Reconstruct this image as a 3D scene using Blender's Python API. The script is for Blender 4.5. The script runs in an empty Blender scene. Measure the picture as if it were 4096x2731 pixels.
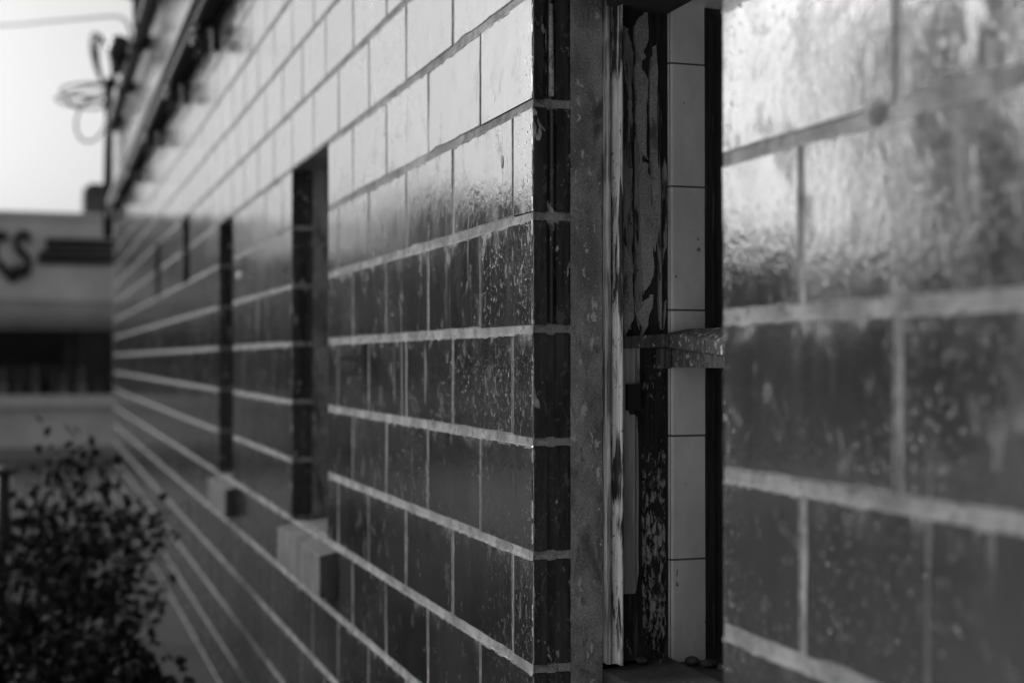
import bpy, bmesh, math, random
from mathutils import Vector, Matrix, noise
random.seed(7)
R = math.radians
scene = bpy.context.scene
COL = scene.collection

# ------------------------------------------------------------------ camera, sky, sun, exposure
H = 0.2032                       # course height of the glazed blocks
D = 0.8406                       # camera to wall face
EYE = 1.60
YAW = 18.40
cam_d = bpy.data.cameras.new('camera'); cam = bpy.data.objects.new('camera', cam_d); COL.objects.link(cam)
cam.location = (-D, 0, EYE)
cam.rotation_euler = (R(90.72), 0, R(-YAW))
cam_d.sensor_width = 36; cam_d.lens = 50; cam_d.clip_start = 0.05; cam_d.clip_end = 2000
cam_d.dof.use_dof = True; cam_d.dof.focus_distance = 2.57; cam_d.dof.aperture_fstop = 2.3
scene.camera = cam

SUN_AZ, SUN_EL = 45.0, 26.0      # azimuth from +Y towards -X
w = bpy.data.worlds.new('World'); scene.world = w; w.use_nodes = True
nt = w.node_tree; nt.nodes.clear()
sky = nt.nodes.new('ShaderNodeTexSky'); sky.sky_type = 'NISHITA'; sky.sun_disc = False
sky.sun_elevation = R(SUN_EL); sky.sun_rotation = R(-SUN_AZ)
sky.air_density = 1.0; sky.dust_density = 5.0; sky.ozone_density = 1.0
bw = nt.nodes.new('ShaderNodeRGBToBW'); bg = nt.nodes.new('ShaderNodeBackground'); wo = nt.nodes.new('ShaderNodeOutputWorld')
bg.inputs['Strength'].default_value = 0.05
nt.links.new(sky.outputs[0], bw.inputs[0]); nt.links.new(bw.outputs[0], bg.inputs[0]); nt.links.new(bg.outputs[0], wo.inputs[0])
sd = bpy.data.lights.new('sun', 'SUN'); sd.energy = 0.9; sd.angle = R(16); sd.color = (1, 1, 1)
so = bpy.data.objects.new('sun', sd); COL.objects.link(so)
sdir = Vector((-math.sin(R(SUN_AZ))*math.cos(R(SUN_EL)), math.cos(R(SUN_AZ))*math.cos(R(SUN_EL)), math.sin(R(SUN_EL))))
so.rotation_euler = sdir.to_track_quat('Z', 'Y').to_euler(); so.location = (-6, 6, 8)
vs = scene.view_settings; vs.view_transform = 'Standard'; vs.look = 'None'; vs.gamma = 1; vs.exposure = 1.6
vs.use_curve_mapping = False
try:
    scene.cycles.use_denoising = True; scene.cycles.max_bounces = 8
except Exception: pass

# ------------------------------------------------------------------ helpers
def tag(o, label=None, cat=None, group=None, kind=None):
    if label: o['label'] = label
    if cat: o['category'] = cat
    if group: o['group'] = group
    if kind: o['kind'] = kind
    return o
def link(name, me, mat=None, parent=None):
    o = bpy.data.objects.new(name, me); COL.objects.link(o)
    if mat is not None and me is not None and not me.materials: me.materials.append(mat)
    if parent is not None: o.parent = parent
    return o
def empty(name, loc=(0, 0, 0)):
    o = bpy.data.objects.new(name, None); COL.objects.link(o); o.location = loc; o.empty_display_size = 0.1
    return o
def adopt(o, parent):            # parent while keeping world coordinates of mesh data
    o.parent = parent; o.matrix_parent_inverse = Matrix.Translation(parent.location).inverted() if parent.parent is None else parent.matrix_parent_inverse.copy()
    return o
class MB:
    def __init__(s): s.v = []; s.f = []
    def add(s, vs_, fs):
        b = len(s.v); s.v += [tuple(p) for p in vs_]; s.f += [tuple(b+i for i in q) for q in fs]
    def box(s, x0, x1, y0, y1, z0, z1):
        s.add([(x0,y0,z0),(x1,y0,z0),(x1,y1,z0),(x0,y1,z0),(x0,y0,z1),(x1,y0,z1),(x1,y1,z1),(x0,y1,z1)],
              [(0,3,2,1),(4,5,6,7),(0,1,5,4),(1,2,6,5),(2,3,7,6),(3,0,4,7)])
    def prism(s, poly, z0, z1):   # poly: list of (x,y) CCW
        n = len(poly)
        s.add([(x,y,z0) for x,y in poly]+[(x,y,z1) for x,y in poly],
              [tuple(range(n-1,-1,-1)), tuple(range(n,2*n))]+[(i,(i+1)%n,n+(i+1)%n,n+i) for i in range(n)])
    def tube(s, pts, r, n=10, caps=True):
        pts = [Vector(p) for p in pts]; rings = []
        up = Vector((0.123, 0.31, 0.94)).normalized()
        for i, p in enumerate(pts):
            t = (pts[min(i+1, len(pts)-1)]-pts[max(i-1, 0)]).normalized()
            a = t.cross(up)
            if a.length < 1e-3: a = t.cross(Vector((1, 0, 0)))
            a.normalize(); b = t.cross(a); rr = r[i] if isinstance(r, (list, tuple)) else r
            rings.append([p+(a*math.cos(2*math.pi*k/n)+b*math.sin(2*math.pi*k/n))*rr for k in range(n)])
        vsx = [q for rg in rings for q in rg]; fs = []
        for i in range(len(rings)-1):
            for k in range(n):
                fs.append((i*n+k, i*n+(k+1)%n, (i+1)*n+(k+1)%n, (i+1)*n+k))
        if caps: fs += [tuple(range(n-1, -1, -1)), tuple((len(rings)-1)*n+k for k in range(n))]
        s.add(vsx, fs)
    def lathe(s, c, prof, n=14, axis='z'):
        vsx = []; fs = []
        for (rr, h) in prof:
            for k in range(n):
                a = 2*math.pi*k/n; q = (rr*math.cos(a), rr*math.sin(a), h)
                if axis == 'x': q = (q[2], q[0], q[1])
                vsx.append((c[0]+q[0], c[1]+q[1], c[2]+q[2]))
        for i in range(len(prof)-1):
            for k in range(n): fs.append((i*n+k, i*n+(k+1)%n, (i+1)*n+(k+1)%n, (i+1)*n+k))
        fs += [tuple(range(n-1, -1, -1)), tuple((len(prof)-1)*n+k for k in range(n))]
        s.add(vsx, fs)
    def mesh(s, name, smooth=False):
        me = bpy.data.meshes.new(name); me.from_pydata(s.v, [], s.f); me.update()
        if smooth: me.polygons.foreach_set('use_smooth', [True]*len(me.polygons))
        return me
    def build(s, name, mat, parent=None, smooth=False, bevel=0.0, fixn=True):
        me = s.mesh(name, smooth)
        if bevel or fixn:
            bm = bmesh.new(); bm.from_mesh(me)
            if fixn: bmesh.ops.recalc_face_normals(bm, faces=bm.faces)
            if bevel:
                bmesh.ops.bevel(bm, geom=list(bm.edges), offset=bevel, segments=2, affect='EDGES', profile=0.6)
            bm.to_mesh(me); bm.free()
            if smooth: me.polygons.foreach_set('use_smooth', [True]*len(me.polygons))
        o = link(name, me, mat, None)
        if parent is not None: adopt(o, parent)
        return o
def fbm(x, y=0., z=0., o=3):
    return noise.fractal(Vector((x, y, z)), 1.0, 2.0, o)

# ------------------------------------------------------------------ materials (all neutral grey: a monochrome place)
class N:
    def __init__(s, name):
        s.m = bpy.data.materials.new(name); s.m.use_nodes = True; s.t = s.m.node_tree
        s.b = s.t.nodes['Principled BSDF']
        g = s.t.nodes.new('ShaderNodeNewGeometry'); s.pos = g.outputs['Position']
    def n(s, ty, **kw):
        q = s.t.nodes.new(ty)
        for k, v_ in kw.items(): setattr(q, k, v_)
        return q
    def l(s, a, b): s.t.links.new(a, b)
    def put(s, sock, v_):
        if isinstance(v_, (int, float)): sock.default_value = v_
        else: s.l(v_, sock)
    def noise(s, scale, stretch=(1, 1, 1), detail=4, rough=0.55, dist=0.0, off=(0, 0, 0)):
        mp = s.n('ShaderNodeMapping'); mp.inputs['Scale'].default_value = stretch; mp.inputs['Location'].default_value = off
        s.l(s.pos, mp.inputs['Vector'])
        q = s.n('ShaderNodeTexNoise'); q.inputs['Scale'].default_value = scale; q.inputs['Detail'].default_value = detail
        q.inputs['Roughness'].default_value = rough; q.inputs['Distortion'].default_value = dist
        s.l(mp.outputs[0], q.inputs['Vector']); return q.outputs['Fac']
    def voro(s, scale, stretch=(1, 1, 1)):
        mp = s.n('ShaderNodeMapping'); mp.inputs['Scale'].default_value = stretch
        s.l(s.pos, mp.inputs['Vector'])
        q = s.n('ShaderNodeTexVoronoi'); q.inputs['Scale'].default_value = scale
        s.l(mp.outputs[0], q.inputs['Vector']); return q.outputs['Distance']
    def ramp(s, a, x0, x1, y0=0., y1=1., smooth=True):
        q = s.n('ShaderNodeMapRange'); q.interpolation_type = 'SMOOTHSTEP' if smooth else 'LINEAR'
        s.put(q.inputs['Value'], a); s.put(q.inputs['From Min'], x0); s.put(q.inputs['From Max'], x1)
        s.put(q.inputs['To Min'], y0); s.put(q.inputs['To Max'], y1); return q.outputs['Result']
    def math(s, op, a, b=0.0, c=None):
        q = s.n('ShaderNodeMath'); q.operation = op; s.put(q.inputs[0], a); s.put(q.inputs[1], b)
        if c is not None: s.put(q.inputs[2], c)
        return q.outputs[0]
    def mix(s, fac, a, b):
        q = s.n('ShaderNodeMix'); q.data_type = 'FLOAT'; s.put(q.inputs['Factor'], fac); s.put(q.inputs['A'], a); s.put(q.inputs['B'], b)
        return q.outputs['Result']
    def col(s, v_):
        if isinstance(v_, (int, float)): s.b.inputs['Base Color'].default_value = (v_, v_, v_, 1)
        else: s.l(v_, s.b.inputs['Base Color'])
    def bump(s, h, dist, strength=1.0, prev=None):
        q = s.n('ShaderNodeBump'); q.inputs['Strength'].default_value = strength; q.inputs['Distance'].default_value = dist
        s.put(q.inputs['Height'], h)
        if prev is not None: s.l(prev, q.inputs['Normal'])
        return q.outputs['Normal']
    def fin(s, col=None, rough=None, nrm=None, ior=None, spec=None):
        if col is not None: s.col(col)
        if rough is not None: s.put(s.b.inputs['Roughness'], rough)
        if nrm is not None: s.l(nrm, s.b.inputs['Normal'])
        if ior: s.b.inputs['IOR'].default_value = ior
        if spec is not None: s.b.inputs['Specular IOR Level'].default_value = spec
        return s.m
    def z(s):
        q = s.n('ShaderNodeSeparateXYZ'); s.l(s.pos, q.inputs[0]); return q.outputs

ZL = EYE + 0.27*H                # height of the reference bed joint; others every H
def mat_tile():
    s = N('glazed_block'); xyz = s.z(); z, y = xyz[2], xyz[1]
    rnd = s.n('ShaderNodeObjectInfo').outputs['Random']
    base = s.mix(rnd, 0.012, 0.026)
    lo = s.noise(3.0); base = s.math('MULTIPLY', base, s.ramp(lo, 0.3, 0.7, 0.75, 1.25))
    st = s.noise(60, (1, 1, 0.05), 3); base = s.math('MULTIPLY', base, s.ramp(st, 0.3, 0.7, 0.82, 1.2))
    # mortar haze and drips hanging from the bed joints
    t = s.math('FRACT', s.math('DIVIDE', s.math('SUBTRACT', ZL+H*40, z), H))   # 0 at the joint above .. 1 at the joint below
    dr = s.noise(38, (1, 1, 0.16), 4, 0.6)
    haze = s.math('MULTIPLY', s.ramp(t, 0.03, 0.30, 1.0, 0.0), s.ramp(s.noise(11, (1, 1, 0.8), 5, 0.65, 0.3, (4, 4, 1)), 0.44, 0.70))
    thr = s.ramp(t, 0.02, 0.30, 0.62, 0.84, False)
    drip = s.math('MULTIPLY', s.ramp(s.math('SUBTRACT', dr, thr), 0.0, 0.09), s.ramp(s.noise(4, (1, 1, 1), 2, 0.5, 0, (2, 8, 5)), 0.46, 0.6))
    mid = s.noise(55, (1, 1, 0.5), 6, 0.7, 0.4, (3, 1, 2)); reg = s.noise(3.4, (1, 1, 1), 3, 0.6, 0.3, (9, 2, 4))
    corner = s.math('MINIMUM', s.math('MULTIPLY', s.math('ADD', s.ramp(y, 2.40, 2.55, 1.0, 0.0), 0.0), s.ramp(y, 2.39, 2.40, 0.0, 1.0)), 1.0)
    corner = s.math('MAXIMUM', corner, s.math('MULTIPLY', s.ramp(y, 1.56, 1.66, 0.0, 1.0), s.ramp(y, 1.67, 1.68, 1.0, 0.0)))
    clus = s.ramp(s.math('ADD', reg, s.math('MULTIPLY', corner, 0.16)), 0.50, 0.70)
    blot = s.math('MULTIPLY', s.ramp(mid, 0.55, 0.66), clus)
    sp = s.noise(230, (1, 1, 0.45), 3, 0.6)
    speck = s.math('MULTIPLY', s.ramp(s.math('ADD', sp, s.math('MULTIPLY', corner, 0.02)), 0.665, 0.71), clus)
    pit = s.math('MULTIPLY', s.ramp(s.noise(120, (1, 1, 0.6), 3, 0.6, 0, (5, 5, 5)), 0.60, 0.66), s.ramp(s.math('ADD', s.noise(2.6, (1, 1, 1), 3, 0.5, 0, (1, 2, 9)), s.math('MULTIPLY', corner, 0.14)), 0.46, 0.62))
    run = s.math('MULTIPLY', s.ramp(s.noise(30, (1, 1, 0.03), 4, 0.6, 0, (8, 8, 0)), 0.56, 0.70), s.ramp(s.noise(6, (1, 1, 0.5), 3, 0.5, 0, (6, 1, 6)), 0.42, 0.62))
    c = s.mix(s.math('MULTIPLY', run, 0.06), base, 0.13)
    c = s.mix(s.math('MULTIPLY', haze, 0.40), c, 0.13)
    c = s.mix(s.math('MULTIPLY', drip, 0.25), c, 0.20)
    c = s.mix(s.math('MULTIPLY', blot, 0.28), c, 0.16)
    c = s.mix(s.math('MULTIPLY', speck, 0.6), c, 0.24); c = s.mix(s.math('MULTIPLY', pit, 0.85), c, 0.008)
    rv = s.noise(14, (1, 1, 0.4), 4, 0.6, 0, (7, 0, 1))
    r = s.ramp(rv, 0.3, 0.75, 0.06, 0.17)
    r = s.math('MAXIMUM', r, s.math('MULTIPLY', s.math('MAXIMUM', drip, speck), 0.6))
    r = s.math('MAXIMUM', r, s.math('MULTIPLY', s.math('MAXIMUM', s.math('MAXIMUM', blot, haze), s.math('MAXIMUM', run, pit)), 0.42))
    dull = s.ramp(s.noise(17, (1, 1, 0.7), 7, 0.68, 0.4, (11, 3, 8)), 0.50, 0.66)
    r = s.math('MAXIMUM', r, s.math('MULTIPLY', dull, 0.33)); c = s.mix(s.math('MULTIPLY', dull, 0.15), c, 0.05)
    n0 = s.bump(s.noise(9, (1, 0.6, 0.8), 2, 0.5), 0.0010)
    n1 = s.bump(s.noise(70, (1, 1, 0.75), 3, 0.6), 0.00036, 1, n0)
    n2 = s.bump(s.noise(170, (1, 1, 0.55), 4, 0.65), 0.00016, 1, n1)
    n3 = s.bump(s.math('SUBTRACT', s.math('MAXIMUM', speck, drip), pit), 0.0004, 1, n2)
    mk = s.math('MAXIMUM', s.math('MAXIMUM', speck, drip), s.math('MAXIMUM', blot, pit))
    mk = s.math('MAXIMUM', mk, s.math('MAXIMUM', s.math('MULTIPLY', haze, 0.7), s.math('MAXIMUM', s.math('MULTIPLY', run, 0.5), s.math('MULTIPLY', dull, 0.6))))
    s.l(s.mix(mk, 0.5, 0.03), s.b.inputs['Specular IOR Level'])
    return s.fin(c, r, n3, 2.9)
def mat_jambtile():
    s = N('dark_glazed_jamb'); xyz = s.z()
    st = s.noise(70, (1, 1, 0.08), 4); c = s.ramp(st, 0.3, 0.75, 0.018, 0.055)
    bl = s.noise(60, (1, 1, 0.5), 6, 0.7, 0.6); blot = s.ramp(bl, 0.56, 0.66)
    c = s.mix(s.math('MULTIPLY', blot, 0.6), c, 0.12)
    fl = s.noise(30, (1, 1, 0.5), 5, 0.6, 0.5, (2, 6, 1)); edge = s.ramp(xyz[0], 0.001, 0.008, 0.10, 0.0); flake = s.ramp(s.math('ADD', fl, edge), 0.63, 0.65)
    sp = s.math('MULTIPLY', s.ramp(s.noise(210, (1, 1, 0.5), 2), 0.68, 0.71), s.ramp(s.noise(6), 0.5, 0.65))
    c = s.mix(s.math('MULTIPLY', s.math('MAXIMUM', flake, sp), s.ramp(s.noise(40, (1, 1, 1), 4, 0.6), 0.3, 0.7, 0.3, 1.0)), c, 0.50)
    r = s.mix(s.math('MAXIMUM', s.math('MAXIMUM', flake, sp), blot), 0.22, 0.6)
    nn = s.bump(s.noise(80, (1, 1, 0.6), 4, 0.65), 0.0012); nn = s.bump(flake, 0.0008, 1, nn)
    return s.fin(c, r, nn, 1.5)
def mat_mortar(name='mortar', a=0.13, b=0.34):
    s = N(name)
    n = s.noise(9, (1, 1, 1), 4, 0.6); c = s.ramp(n, 0.3, 0.7, a, b)
    g = s.noise(420, (1, 1, 1), 3, 0.7); c = s.math('MULTIPLY', c, s.ramp(g, 0.3, 0.7, 0.55, 1.35))
    d = s.ramp(s.noise(30, (1, 1, 1), 6, 0.7, 0.3, (1, 4, 2)), 0.50, 0.66); c = s.mix(s.math('MULTIPLY', d, 0.7), c, 0.05)
    nn = s.bump(s.noise(170, (1, 1, 1), 5, 0.75), 0.008)
    return s.fin(c, 0.92, nn)
def mat_concrete(name='old_concrete', a=0.17, b=0.42, splat=True):
    s = N(name)
    n = s.noise(14, (1, 1, 0.6), 5, 0.6); c = s.ramp(n, 0.3, 0.7, a, b)
    g = s.noise(260, (1, 1, 1), 4, 0.75); c = s.math('MULTIPLY', c, s.ramp(g, 0.3, 0.7, 0.6, 1.35))
    d = s.ramp(s.noise(17, (1, 1, 0.35), 6, 0.7, 0.5, (3, 3, 0)), 0.50, 0.66); c = s.mix(s.math('MULTIPLY', d, 0.8), c, 0.04)
    if splat:
        p = s.ramp(s.noise(62, (1, 1, 0.55), 4, 0.6, 0.4, (8, 1, 3)), 0.63, 0.67); c = s.mix(s.math('MULTIPLY', p, 0.85), c, 0.6)
    nn = s.bump(g, 0.0025); nn = s.bump(n, 0.004, 1, nn)
    return s.fin(c, 0.9, nn)
def mat_peel(name, paint, wood, lo, hi, zs=0.12, scale=46, off=(0, 0, 0), fine=True):
    s = N(name)
    m = s.noise(scale, (1, 1, zs), 5, 0.68, 0.5, off); big = s.noise(5.5, (0.3, 0.3, 1), 3, 0.5, 0, off)
    msk = s.ramp(s.math('ADD', m, s.math('MULTIPLY', s.math('SUBTRACT', big, 0.5), 0.7)), lo, hi)
    pc = s.ramp(s.noise(120, (1, 1, 0.06), 4, 0.6), 0.3, 0.7, paint*0.65, paint*1.15)
    wc = s.ramp(s.noise(160, (1, 1, 0.05), 4, 0.6), 0.3, 0.7, wood*0.5, wood*1.7)
    c = s.mix(msk, wc, pc)
    if fine:
        pp = s.ramp(s.noise(190, (1, 1, 0.5), 2, 0.5), 0.66, 0.71); c = s.mix(s.math('MULTIPLY', pp, 0.85), c, 0.02)
    nn = s.bump(msk, 0.0012); nn = s.bump(s.noise(130, (1, 1, 0.15), 4), 0.001, 1, nn)
    return s.fin(c, s.mix(msk, 0.85, 0.5), nn)
def mat_plain(name, c, rough=0.6, var=0.2, scale=12, bump=0.0, ior=None, metal=0.0):
    s = N(name); q = s.ramp(s.noise(scale, (1, 1, 1), 4), 0.3, 0.7, c*(1-var), c*(1+var))
    nn = s.bump(s.noise(scale*8, (1, 1, 1), 4), bump) if bump else None
    s.b.inputs['Metallic'].default_value = metal
    return s.fin(q, rough, nn, ior)
def mat_whitetile():
    s = N('white_glazed_tile')
    c = s.ramp(s.noise(7, (1, 1, 0.5), 5, 0.65), 0.3, 0.7, 0.62, 0.86)
    d = s.ramp(s.noise(44, (1, 1, 0.6), 4, 0.6, 0.8), 0.675, 0.69); c = s.mix(s.math('MULTIPLY', d, 0.9), c, 0.06)
    p = s.ramp(s.noise(150), 0.715, 0.74); c = s.mix(p, c, 0.08)
    return s.fin(c, 0.32, s.bump(s.noise(30), 0.0008), 1.5)
def mat_leaf():
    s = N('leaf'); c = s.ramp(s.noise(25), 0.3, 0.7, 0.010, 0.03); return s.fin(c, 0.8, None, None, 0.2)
def mat_asphalt():
    s = N('asphalt'); c = s.ramp(s.noise(0.8, (1, 1, 1), 5), 0.3, 0.7, 0.04, 0.06)
    g = s.noise(90, (1, 1, 1), 3, 0.7); c = s.math('MULTIPLY', c, s.ramp(g, 0.3, 0.7, 0.7, 1.3))
    return s.fin(c, 0.85, s.bump(g, 0.006))
def mat_glass():
    s = N('window_glass'); s.b.inputs['Transmission Weight'].default_value = 1.0
    return s.fin(0.75, 0.02, None, 1.45)

TILE = mat_tile(); JAMB = mat_jambtile(); CLAY = mat_plain('unglazed_clay_body', 0.20, 0.95, 0.4, 60, 0.002); MORTAR = mat_mortar(); CONC = mat_concrete()
WHITE = mat_whitetile(); LEAF = mat_leaf(); ASPH = mat_asphalt(); GLASS = mat_glass()
MOULD = mat_peel('peeling_moulding_paint', 0.80, 0.035, 0.42, 0.51, 0.10, 52)
MOULD2 = mat_peel('weathered_bead_paint', 0.54, 0.10, 0.36, 0.55, 0.05, 60, (4, 0, 2), False)
SCAB = mat_peel('flaking_frame_paint', 0.34, 0.03, 0.42, 0.52, 0.10, 70, (1, 7, 3))
PLAST = mat_concrete('grey_plaster_skin', 0.34, 0.50, False)
SASH = mat_peel('painted_sash_wood', 0.42, 0.03, 0.24, 0.34, 0.08, 40, (6, 2, 8), False)
SPECK = mat_peel('speckled_paint_remains', 0.42, 0.015, 0.48, 0.58, 0.40, 120, (2, 2, 7))
RAIL = mat_peel('chipped_rail_paint', 0.60, 0.085, 0.50, 0.62, 0.9, 75, (5, 9, 1))
DARKW = mat_peel('tarry_dark_wood', 0.09, 0.022, 0.58, 0.74, 0.08, 90, (3, 5, 4))
BLACK = mat_plain('black_paint', 0.012, 0.5)
METAL = mat_plain('weathered_grey_pipe', 0.16, 0.55, 0.3, 10)
CABLE = mat_plain('black_cable', 0.015, 0.6)
SILLC = mat_concrete('cast_sill_concrete', 0.045, 0.11, False)
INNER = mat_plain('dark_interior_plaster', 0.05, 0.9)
FAC = mat_plain('pale_rendered_facade', 0.75, 0.85, 0.12, 1.5)
FAC2 = mat_plain('mid_rendered_facade', 0.34, 0.85, 0.15, 1.5)
FACD = mat_plain('dark_brick_facade', 0.08, 0.85, 0.2, 3)
TRIM = mat_plain('pale_trim_paint', 0.75, 0.6, 0.1)
ROOFM = mat_plain('roofing_felt', 0.05, 0.9)
WALK = mat_plain('concrete_pavement', 0.20, 0.9, 0.2, 2)
CERAM = mat_plain('dark_glazed_ceramic', 0.03, 0.3)
STONE = mat_concrete('rubble', 0.05, 0.14, True)
BARK = mat_plain('shrub_bark', 0.05, 0.9)

# ------------------------------------------------------------------ ground, street
g = MB(); g.add([(-400,-400,0),(400,-400,0),(400,400,0),(-400,400,0)], [(0,1,2,3)])
tag(g.build('ground', ASPH, fixn=False), kind='structure')
g = MB(); g.add([(-12,-14,0.004),(0.01,-14,0.004),(0.01,2.7,0.004),(-12,2.7,0.004)], [(0,1,2,3)])
tag(g.build('bounce_slab', mat_plain('pale_bounce_slab', 0.45, 0.9, 0.2, 1.2, 0.004), fixn=False), kind='structure')  # unseen pale slab, added to bounce light onto the window jamb
g = MB(); g.add([(-1.5,3.2,0.004),(0.01,3.2,0.004),(0.01,16.5,0.004),(-1.5,16.5,0.004)], [(0,1,2,3)])
tag(g.build('planting_bed', mat_plain('dark_soil', 0.018, 0.95, 0.4, 20, 0.01), fixn=False), kind='structure')
g = MB(); g.add([(-60,19.0,0.004),(60,19.0,0.004),(60,23.0,0.004),(-60,23.0,0.004)], [(0,1,2,3)])
tag(g.build('road', mat_plain('road_asphalt', 0.05, 0.8, 0.2, 1.0, 0.004), fixn=False), kind='structure')
g = MB(); g.box(-60, 60, 23.05, 25.15, -0.1, 0.12)
tag(g.build('pavement', WALK, bevel=0.01), kind='structure')
g = MB(); g.box(-60, 60, 22.9, 23.046, -0.1, 0.125)
tag(g.build('kerb', mat_plain('kerb_concrete', 0.26, 0.9), bevel=0.015), kind='structure')

# ------------------------------------------------------------------ the glazed block building
U_END, U_START = 17.30, -1.0
ROW_LO, ROW_HI = -9, 13          # bed joint line k is at ZL + k*H ; course k lies between line k and k+1
def line(k): return ZL + k*H
TOP = line(ROW_HI)
bld = empty('glazed_block_building', (0, 0, 0))
tag(bld, 'low building of dark glazed blocks with pale mortar and a weathered window opening', 'building')
# openings: (u0, u1, first course, one past last course)
W1 = (1.664, 2.410, -4, 3); W2 = (4.317, 4.975, -3, 3); W3 = (6.56, 7.12, -3, 3)
W4 = (8.55, 9.00, 2, 4); W5 = (10.7, 11.15, 2, 4)
WIN = [W1, W2, W3, W4, W5]
BED, HEAD = 0.0145, 0.0100       # joint widths
L = 0.4085
def segs(k):
    cur = U_START; out = []
    for (a, b, r0, r1) in WIN:
        if r0 <= k < r1: out.append((cur, a)); cur = b
    out.append((cur, U_END)); return out
def proj(u, z, wd=0.0):
    c, s_ = math.cos(R(YAW)), math.sin(R(YAW)); p = D+wd
    zc = u*c+p*s_; xc = p*c-u*s_
    if zc < 0.2: return None
    return (1176+3267*xc/zc, 825-3267*(z-EYE)/zc)

# mortar: the body of the wall part -------------------------------------------------
m = MB()
for k in range(ROW_LO, ROW_HI):
    z0, z1 = max(line(k), -0.05), line(k+1)
    if z1 <= z0: continue
    for (a, b) in segs(k):
        m.add([(0.0024, a, z0), (0.0024, b, z0), (0.0024, b, z1), (0.0024, a, z1)], [(0, 3, 2, 1)])
# bed joints: ragged strips, recessed under the block above, lapping the block below
PROF = [(0.024, 0.0125), (0.0200, 0.0060), (0.0085, 0.0025), (0.0050, -0.0005), (0.0030, -0.0045), (0.0012, -0.0075), (-0.0003, -0.0105), (-0.0002, -0.0125), (0.0030, -0.0135)]
def bed_strip(m, a, b, z, k):
    us = []; u = a
    while u < b:
        us.append(u); u += 0.005 if 1.0 < u < 4.4 else (0.02 if u < 7 else 0.12)
    us.append(b); n = len(PROF); vsx = []
    for u in us:
        lip = fbm(u*34, k*7.3, 0, 5)*0.0034 + fbm(u*3.1, k*3.7, 5, 2)*0.0020+0.0006
        bul = fbm(u*20, k*5.1, 9, 4)*0.0022-0.0006
        for i, (x, dz) in enumerate(PROF):
            f = i/(n-1)
            vsx.append((x - bul*(0.3+f*0.7) + fbm(u*150, k, i*1.7, 3)*0.0010, u, z+dz+lip*f+fbm(u*40, k*2.2, i*3.1, 2)*0.0007))
    fs = [(j*n+i, j*n+i+1, (j+1)*n+i+1, (j+1)*n+i) for j in range(len(us)-1) for i in range(n-1)]
    m.add(vsx, fs)
for k in range(ROW_LO+2, ROW_HI):
    z = line(k)
    if z < 0.05: continue
    sl, su = segs(k-1), segs(k)
    cuts = sorted(set([x for s_ in sl+su for x in s_]))
    for a, b in zip(cuts[:-1], cuts[1:]):
        mid = (a+b)/2
        if any(x < mid < y for x, y in sl) and any(x < mid < y for x, y in su):
            bed_strip(m, a, b, z, k)
        elif any(x < mid < y for x, y in sl) or any(x < mid < y for x, y in su):
            pass
wall = m.build('wall', MORTAR, bld, smooth=True, fixn=False)

# blocks ------------------------------------------------------------------------------
def near_mesh(ln, seed, n_h=14, n_v=9):
    """slightly ragged block face, outline jittered and chamfered; local: x depth, y length, z height"""
    rng = random.Random(seed); hh = H-BED
    out = []
    for i in range(n_h): out.append((ln*i/n_h, 0, 0, -1))
    for i in range(n_v): out.append((ln, hh*i/n_v, 1, 0))
    for i in range(n_h): out.append((ln*(1-i/n_h), hh, 0, 1))
    for i in range(n_v): out.append((0, hh*(1-i/n_v), -1, 0))
    o = []
    for (y, z, ny, nz) in out:
        j = abs(rng.gauss(0, 0.0007)) + (rng.random() < 0.07)*rng.uniform(0.001, 0.004)
        o.append((y-ny*j, z-nz*j, j))
    n = len(o); vsx = []; c = (ln/2, hh/2)
    def ins(y, z, d): return (y+(d if y < c[0] else -d) if (y < 0.012 or y > ln-0.012) else y, z+(d if z < c[1] else -d) if (z < 0.012 or z > hh-0.012) else z)
    for (y, z, j) in o: q = ins(y, z, 0.0032); vsx.append((0.0, q[0], q[1]))
    for (y, z, j) in o: q = ins(y, z, 0.0012); vsx.append((0.0009, q[0], q[1]))
    for (y, z, j) in o: vsx.append((0.0032, y, z))
    for (y, z, j) in o: vsx.append((0.0560, y, z))
    vsx.append((0.0, ln/2, hh/2)); fs = [(4*n, (i+1) % n, i) for i in range(n)]
    for r_ in range(3):
        for i in range(n): fs.append((r_*n+i, r_*n+(i+1) % n, (r_+1)*n+(i+1) % n, (r_+1)*n+i))
    me = bpy.data.meshes.new('block'); me.from_pydata(vsx, [], fs)
    bm = bmesh.new(); bm.from_mesh(me); bmesh.ops.recalc_face_normals(bm, faces=bm.faces); bm.to_mesh(me); bm.free()
    me.materials.append(TILE); me.materials.append(CLAY)
    for p in me.polygons: p.material_index = 0 if abs(p.normal.x) > 0.985 else 1
    return me
def far_verts(ln):
    hh = H-BED; a, b = 0.0035, 0.0
    rect = lambda x, d: [(x, d, d), (x, ln-d, d), (x, ln-d, hh-d), (x, d, hh-d)]
    v_ = rect(0, a)+rect(0.0035, b)+rect(0.055, b)
    f_ = [(3, 2, 1, 0)]
    for r_ in range(2):
        for i in range(4): f_.append((r_*4+i, r_*4+(i+1) % 4, (r_+1)*4+(i+1) % 4, (r_+1)*4+i))
    return v_, f_
FAR = {}
def far_mesh(ln):
    kx = round(ln, 3)
    if kx not in FAR:
        v_, f_ = far_verts(ln); me = bpy.data.meshes.new('block'); me.from_pydata(v_, [], f_)
        bm = bmesh.new(); bm.from_mesh(me); bmesh.ops.recalc_face_normals(bm, faces=bm.faces); bm.to_mesh(me); bm.free()
        me.materials.append(TILE); me.materials.append(CLAY); FAR[kx] = me
        for p in me.polygons: p.material_index = 0 if abs(p.normal.x) > 0.985 else 1
    return FAR[kx]
blocks = []                      # (u0, u1, course)
jambs = []                       # (u0, u1, course, window)
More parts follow.
